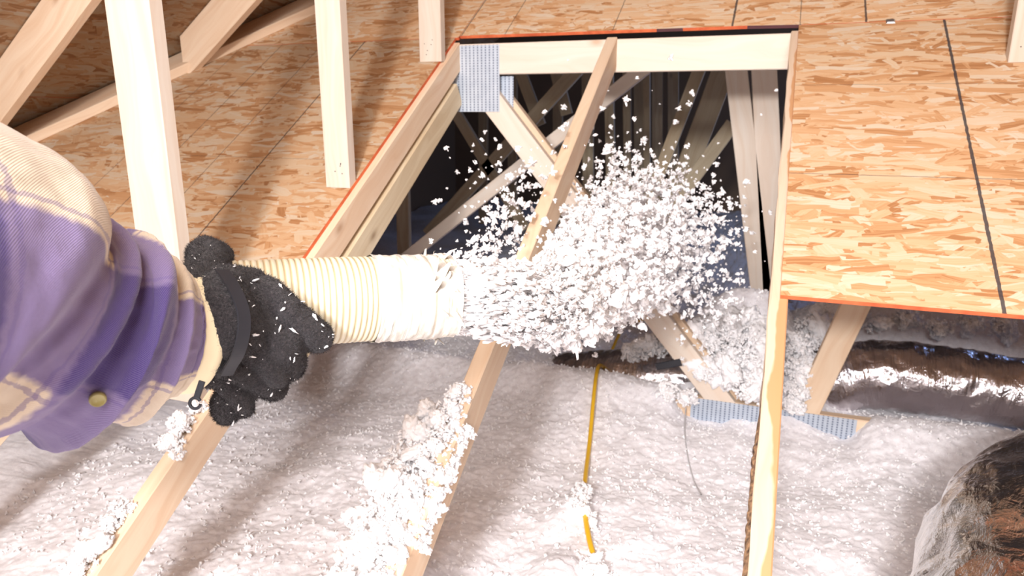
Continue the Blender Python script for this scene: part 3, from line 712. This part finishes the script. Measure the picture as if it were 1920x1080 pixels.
# ------------------------------------------------------------------ person: forearm, plaid sleeve, glove
person = thing('person', tuple(at_depth(-150, 560, .47)), 'person in purple and cream plaid flannel sleeve and black glove gripping the hose', 'person')
arm = catmull([at_depth(*q) for q in ((-700, 640, .34), (-350, 520, .42), (-60, 520, .50), (100, 590, .56), (200, 612, .60), (300, 620, .66), (345, 620, .69))], 8)
ra = np.interp(np.linspace(0, 1, len(arm)), [0, .3, .6, .85, 1], [.058, .055, .036, .030, .026])
o = tube('forearm', arm, ra, M_SKIN, person, nseg=24, caps=True)
sp = [(-800, 640, .32, .13), (-430, 520, .40, .127), (-220, 500, .455, .119), (-80, 535, .50, .109), (10, 580, .535, .100), (85, 602, .565, .0935), (145, 613, .59, .090), (195, 618, .61, .085), (235, 620, .628, .078), (268, 620, .643, .070), (294, 620, .656, .0645), (318, 620, .666, .062)]
cl = catmull([np.append(at_depth(a, b, c), d) for a, b, c, d in sp], 14)
def folds(s_, th):
    f = np.zeros_like(s_); L = s_.max(); e = L - s_     # distance back from the cuff
    P = np.stack([s_.ravel() * 9, np.cos(th.ravel()) * 1.1, np.sin(th.ravel()) * 1.1], 1)
    f += (.005 * pnoise(P + 3)).reshape(s_.shape) * np.clip(e / .05, 0, 1)
    rid = lambda c, a, w_, sl, ph: a * np.exp(-((e - c - sl * np.sin(th - ph)) / w_) ** 2)
    f += rid(.030, .008, .006, .012, 1.0) + rid(.050, -.007, .007, .014, 1.4) + rid(.070, .012, .008, .022, 1.2) + rid(.095, -.009, .010, .026, .8)
    f += rid(.127, .010, .012, .034, 1.5) + rid(.160, -.008, .012, .04, 1.0) + rid(.215, .008, .02, .03, 2.0)
    f += (.0012 * pnoise(P * 9)).reshape(s_.shape)
    f += .0015 * (e < .018)
    return f
sl_o = tube('shirt_sleeve', cl[:, :3], cl[:, 3], M_PLAID, person, nseg=150, disp=folds)
# cuff hem, thermal lining
e3 = cl[-3:, :3]; dirc = unit(cl[-1, :3] - cl[-4, :3])
lin = np.array([cl[-4, :3] + dirc * t_ for t_ in np.linspace(-.02, .026, 12)])
o = tube('sleeve_lining', lin, np.interp(np.arange(12), [0, 6, 10, 11], [.0580, .0610, .0615, .0590]), M_CREAM, person, nseg=72); o['label'] = 'cream thermal lining showing at the cuff'
# button on the underside
SVt = np.zeros(len(sl_o.data.vertices) * 3); sl_o.data.vertices.foreach_get('co', SVt); SVt = SVt.reshape(-1, 3) + wloc(person)
sd_ = SVt @ CW; spx = 960 + FPX * (SVt @ CR) / sd_; spy = 540 - FPX * (SVt @ CU) / sd_
kk = np.where((spx - 203) ** 2 + (spy - 752) ** 2 < 700)[0]; kk = kk[np.argsort(sd_[kk])[:4]]
bq = SVt[kk].mean(0); bn = unit(unit(-bq) - .5 * CU); bq = bq + bn * .002; b1 = unit(np.cross(bn, (0, 0, 1))); b2 = np.cross(b1, bn)
V = []; F = []
prof = [(.0, .0030), (.0045, .0030), (.0054, .0038), (.0061, .0022), (.0061, -.0005), (0, -.0005)]
for (rr2, hh) in prof:
    for j in range(24):
        t_ = 2 * PI * j / 24; V.append(bq + bn * hh + (b1 * math.cos(t_) + b2 * math.sin(t_)) * max(rr2, 1e-4))
for i in range(len(prof) - 1):
    for j in range(24): F.append([i * 24 + j, i * 24 + (j + 1) % 24, (i + 1) * 24 + (j + 1) % 24, (i + 1) * 24 + j])
mesh_obj('cuff_button', V, F, M_BTN, sl_o, smooth=True)

# glove: overlapping tapered capsules fused by a voxel remesh into one continuous surface
gV, gF = [], []
def capsule(a, b, ra_, rb_, nn=20, m_=8):
    a = np.array(a); b = np.array(b); ax_ = unit(b - a); u_ = unit(np.cross(ax_, (.3, .2, .93))); v_ = np.cross(ax_, u_)
    rings = [(a, ra_, -1, k_) for k_ in range(m_)] + [(b, rb_, 1, k_) for k_ in range(m_)]
    base = sum(len(x_) for x_ in gV); VV = []
    for (c, r0, sgn, k_) in rings:
        ph = (-PI / 2 + PI / 2 * (k_ + .3) / m_) if sgn < 0 else PI / 2 * (k_ + .0) / m_
        for j in range(nn):
            t_ = 2 * PI * j / nn
            VV.append(c + ax_ * r0 * math.sin(ph) + (u_ * math.cos(t_) + v_ * math.sin(t_)) * r0 * math.cos(ph))
    gV.append(np.array(VV)); R_ = len(rings)
    for i in range(R_ - 1):
        for j in range(nn): gF.append([base + i * nn + j, base + i * nn + (j + 1) % nn, base + (i + 1) * nn + (j + 1) % nn, base + (i + 1) * nn + j])
    gF.append([base + j for j in range(nn)][::-1]); gF.append([base + (R_ - 1) * nn + j for j in range(nn)])
def chain(pts):
    Q = [(at_depth(*p[:3]), p[3]) for p in pts]
    for (a, r1), (b, r2) in zip(Q[:-1], Q[1:]): capsule(a, b, r1, r2)
# glove cuff and palm (depths sit just in front of the hose wall)
chain([(384, 606, .684, .0565), (404, 604, .700, .054)])
chain([(415, 590, .700, .045), (470, 590, .715, .030)])
chain([(415, 650, .700, .045), (455, 668, .718, .032)])
chain([(415, 600, .706, .047), (455, 635, .720, .036)])
chain([(430, 560, .705, .036), (478, 548, .728, .024)])
chain([(440, 610, .705, .036), (500, 612, .722, .026)])
# index: along the hose, tip turning down
chain([(470, 548, .724, .024), (530, 585, .728, .0225), (572, 618, .745, .0200), (596, 632, .760, .0175)])
# middle
chain([(478, 600, .716, .026), (525, 645, .722, .0215), (541, 678, .752, .0200), (538, 682, .800, .0180), (520, 668, .85, .016)])
# ring
chain([(466, 640, .712, .028), (500, 700, .728, .0215), (508, 716, .765, .0200), (500, 700, .815, .0180), (480, 684, .86, .016)])
# little finger
chain([(436, 680, .712, .030), (450, 738, .734, .0205), (438, 762, .757, .0185), (425, 764, .775, .0175), (435, 724, .82, .016)])
# thumb over the top of the hose
chain([(395, 560, .705, .034), (392, 515, .735, .024), (388, 482, .775, .0205), (388, 474, .83, .0180), (410, 480, .86, .016)])
gm = D.meshes.new('tmp'); gm.from_pydata(np.vstack(gV).tolist(), [], gF); go = D.objects.new('tmp', gm); COL.objects.link(go)
md = go.modifiers.new('r', 'REMESH'); md.mode = 'VOXEL'; md.voxel_size = .0021; md.adaptivity = 0
sm = go.modifiers.new('s', 'SMOOTH'); sm.factor = .6; sm.iterations = 9
ev = go.evaluated_get(bpy.context.evaluated_depsgraph_get()); em = ev.to_mesh()
GV = np.zeros(len(em.vertices) * 3); em.vertices.foreach_get('co', GV); GV = GV.reshape(-1, 3)
GN = np.zeros(len(em.vertices) * 3); em.vertices.foreach_get('normal', GN); GN = GN.reshape(-1, 3)
GF = [list(p.vertices) for p in em.polygons]; ev.to_mesh_clear(); D.objects.remove(go)
# wrinkles running across the back of the hand, then pile
sx_ = GV @ CR; sy_ = GV @ CU; dd = GV @ CW
ang = (sx_ + .32) * .9 + sy_ * .35
wr = (np.abs(np.sin(ang * 105 + 1.3 * pnoise(GV * 20))) - .6) * .0062 * np.clip((-.20 - sx_) / .05, 0, 1)
GV2 = GV + GN * (wr + .0012 * pnoise(GV * 260) + .0007 * pnoise(GV * 600))[:, None]
glove = mesh_obj('glove', GV2, GF, M_GLOVE, person, smooth=True); glove['label'] = 'fuzzy black fleece work glove flecked with white fibers'
# pile fibres
near = np.where((GN @ CW) < .35)[0]; pick = r_.choice(near, 26000); A = GV2[pick]; Nn = GN[pick] + .7 * r_.normal(size=(26000, 3)) * .6
Nn /= np.linalg.norm(Nn, axis=1)[:, None]; Lf = (.0016 + .0026 * r_.rand(26000))[:, None]
sd = np.cross(Nn, CW); sd /= np.linalg.norm(sd, axis=1)[:, None] + 1e-9
V = np.stack([A - sd * .00022, A + sd * .00022, A + Nn * Lf], 1).reshape(-1, 3); F = np.arange(len(V)).reshape(-1, 3)
o = mesh_obj('fleece_pile', V, F, M_GLOVE, glove); o['kind'] = 'stuff'
# strap round the wrist, following the glove surface
def arc_strip(name, pts, wd, mat, parent, push=.004, th=.002):
    C = catmull(pts, 10); V = []; F = []
    Tn = np.gradient(C, axis=0); Tn /= np.linalg.norm(Tn, axis=1)[:, None]
    cen = at_depth(425, 608, .77)
    CC = []; NN = []
    for c in C:
        dist = ((GV2 - c) ** 2).sum(1); k_ = np.argsort(dist)[:40]; CC.append(GV2[k_].mean(0)); NN.append(GN[k_].mean(0))
    CC = np.array(CC); NN = np.array(NN)
    for _ in range(8):
        CC[1:-1] = (CC[:-2] + CC[1:-1] * 2 + CC[2:]) / 4; NN[1:-1] = (NN[:-2] + NN[1:-1] * 2 + NN[2:]) / 4
    Tn = np.gradient(CC, axis=0); Tn /= np.linalg.norm(Tn, axis=1)[:, None]
    for i, c in enumerate(CC):
        nn_ = unit(NN[i] - Tn[i] * (NN[i] @ Tn[i])); c = c + nn_ * push
        sd_ = unit(np.cross(Tn[i], nn_))
        V += [c - sd_ * wd / 2, c + sd_ * wd / 2, c + sd_ * wd / 2 + nn_ * th, c - sd_ * wd / 2 + nn_ * th]
    for i in range(len(C) - 1):
        for j in range(4): F.append([i * 4 + j, i * 4 + (j + 1) % 4, i * 4 + 4 + (j + 1) % 4, i * 4 + 4 + j])
    return mesh_obj(name, V, F, mat, parent, smooth=False)
arc_strip('wrist_strap', [at_depth(415, 505, .66), at_depth(445, 545, .65), at_depth(458, 600, .65), at_depth(448, 660, .65), at_depth(425, 705, .66)], .013, M_BLACK, glove)
# zip pull
zc = at_depth(366, 756, .60); e1 = CR; e2 = CU
ring = [zc + (e1 * math.cos(t_) + e2 * math.sin(t_)) * .0047 for t_ in np.linspace(.4, 2 * PI - .2, 22)]
zp = tube('zip_pull', np.array(ring), .0015, M_BLACK, glove, nseg=8, caps=True)
beam('pull_tab', zc + e2 * .004 + e1 * .001, zc + e2 * .019 + e1 * .006, .0055, .0025, CW, M_BLACK, zp, ch=.0006)
# flecks on the glove and sleeve
fr = near[(dd[near] < .76)]; pk = r_.choice(fr, 170); fs = .0004 + .0011 * r_.rand(170) ** 3
dirs = r_.normal(size=(170, 3)); dirs /= np.linalg.norm(dirs, axis=1)[:, None]
o = flakes('fiber_flecks', GV2[pk] + GN[pk] * .0015, fs, VA1, I1[1], M_FLAKE, parent=glove, stretch=(dirs, 1 + 3.5 * r_.rand(170)), seed=41); o['kind'] = 'stuff'

# ------------------------------------------------------------------ spray of insulation
jet = catmull([at_depth(800, 556, .872), at_depth(900, 560, .93), at_depth(1000, 570, 1.10), at_depth(1085, 548, 1.45), at_depth(1168, 478, 1.95), at_depth(1235, 430, 2.40)], 20)
jr = np.interp(np.linspace(0, 1, len(jet)), [0, .2, .4, .6, .8, 1], [.042, .052, .068, .115, .205, .29])
r_ = np.random.RandomState(77)
def along(n, lo, hi, pw=1.0, spread=.5):
    t_ = lo + (hi - lo) * r_.rand(n) ** pw; f = t_ * (len(jet) - 1); i = np.clip(f.astype(int), 0, len(jet) - 2); fr_ = (f - i)[:, None]
    c = jet[i] * (1 - fr_) + jet[i + 1] * fr_; R_ = np.interp(f, np.arange(len(jet)), jr)
    v = r_.normal(size=(n, 3)); v /= np.linalg.norm(v, axis=1)[:, None]; v *= (r_.rand(n) ** spread)[:, None]
    d = jet[i + 1] - jet[i]; d /= np.linalg.norm(d, axis=1)[:, None]
    return c + v * R_[:, None], d, t_
spray = thing('insulation_spray', tuple(jet[0]), 'white plume of fiberglass fluff bursting from the hose end into the opening', 'insulation', kind='stuff')
P, d, t_ = along(8000, 0, .50, 1, .42)
o = flakes('jet_fluff', P, .003 + .006 * r_.rand(len(P)) ** 2, SH3[0], SH3[1], M_FLAKE, parent=spray, stretch=(d, 2.2 + 3.5 * r_.rand(len(P))), seed=42); o['kind'] = 'stuff'
P, d, t_ = along(8500, .40, .98, .8, .62)
S = .0025 + .0135 * r_.rand(len(P)) ** 3
o = flakes('plume_flakes', P, S * 1.3, SH6[0], SH6[1], M_FLAKE, parent=spray, seed=43, smooth=True); o['kind'] = 'stuff'
# ragged streamers thrown upward and outward
P = []; S = []
for (px, py, z_, n, sx1, sy1, sz) in [(1010, 590, 1.25, 60, 60, 25, .05), (1180, 350, 2.2, 420, 45, 38, .15), (1100, 420, 2.0, 200, 40, 35, .12), (1165, 330, 2.2, 60, 30, 40, .15), (1300, 400, 2.3, 200, 45, 35, .15), (960, 420, 1.95, 200, 40, 55, .12), (1020, 340, 2.2, 90, 60, 45, .15),
                                      (1330, 560, 2.3, 200, 45, 30, .12), (1250, 470, 2.3, 500, 60, 60, .2), (1130, 560, 2.0, 350, 50, 35, .2), (1060, 480, 1.9, 260, 50, 50, .15), (900, 480, 1.7, 70, 45, 18, .15), (1200, 250, 2.3, 45, 110, 50, .2), (900, 330, 2.2, 30, 60, 50, .2), (1370, 420, 2.3, 25, 25, 60, .2)]:
    xs = px + sx1 * r_.normal(size=n); ys = py + sy1 * r_.normal(size=n); zs = z_ + sz * r_.normal(size=n)
    P += [at_depth(a, b, c) for a, b, c in zip(xs, ys, zs)]; S += list(.0025 + .010 * r_.rand(n) ** 2.2)
P = np.array(P); keep = P[:, 2] > FZ + .05
o = flakes('thrown_flakes', P[keep], np.array(S)[keep] * 1.3, SH6[0], SH6[1], M_FLAKE, parent=spray, seed=44, smooth=True); o['kind'] = 'stuff'

# ------------------------------------------------------------------ lift the whole place so that the eye stands H above the insulation
for o in D.objects:
    if o.parent is None and o.type in ('MESH', 'EMPTY'): o.location.z += H
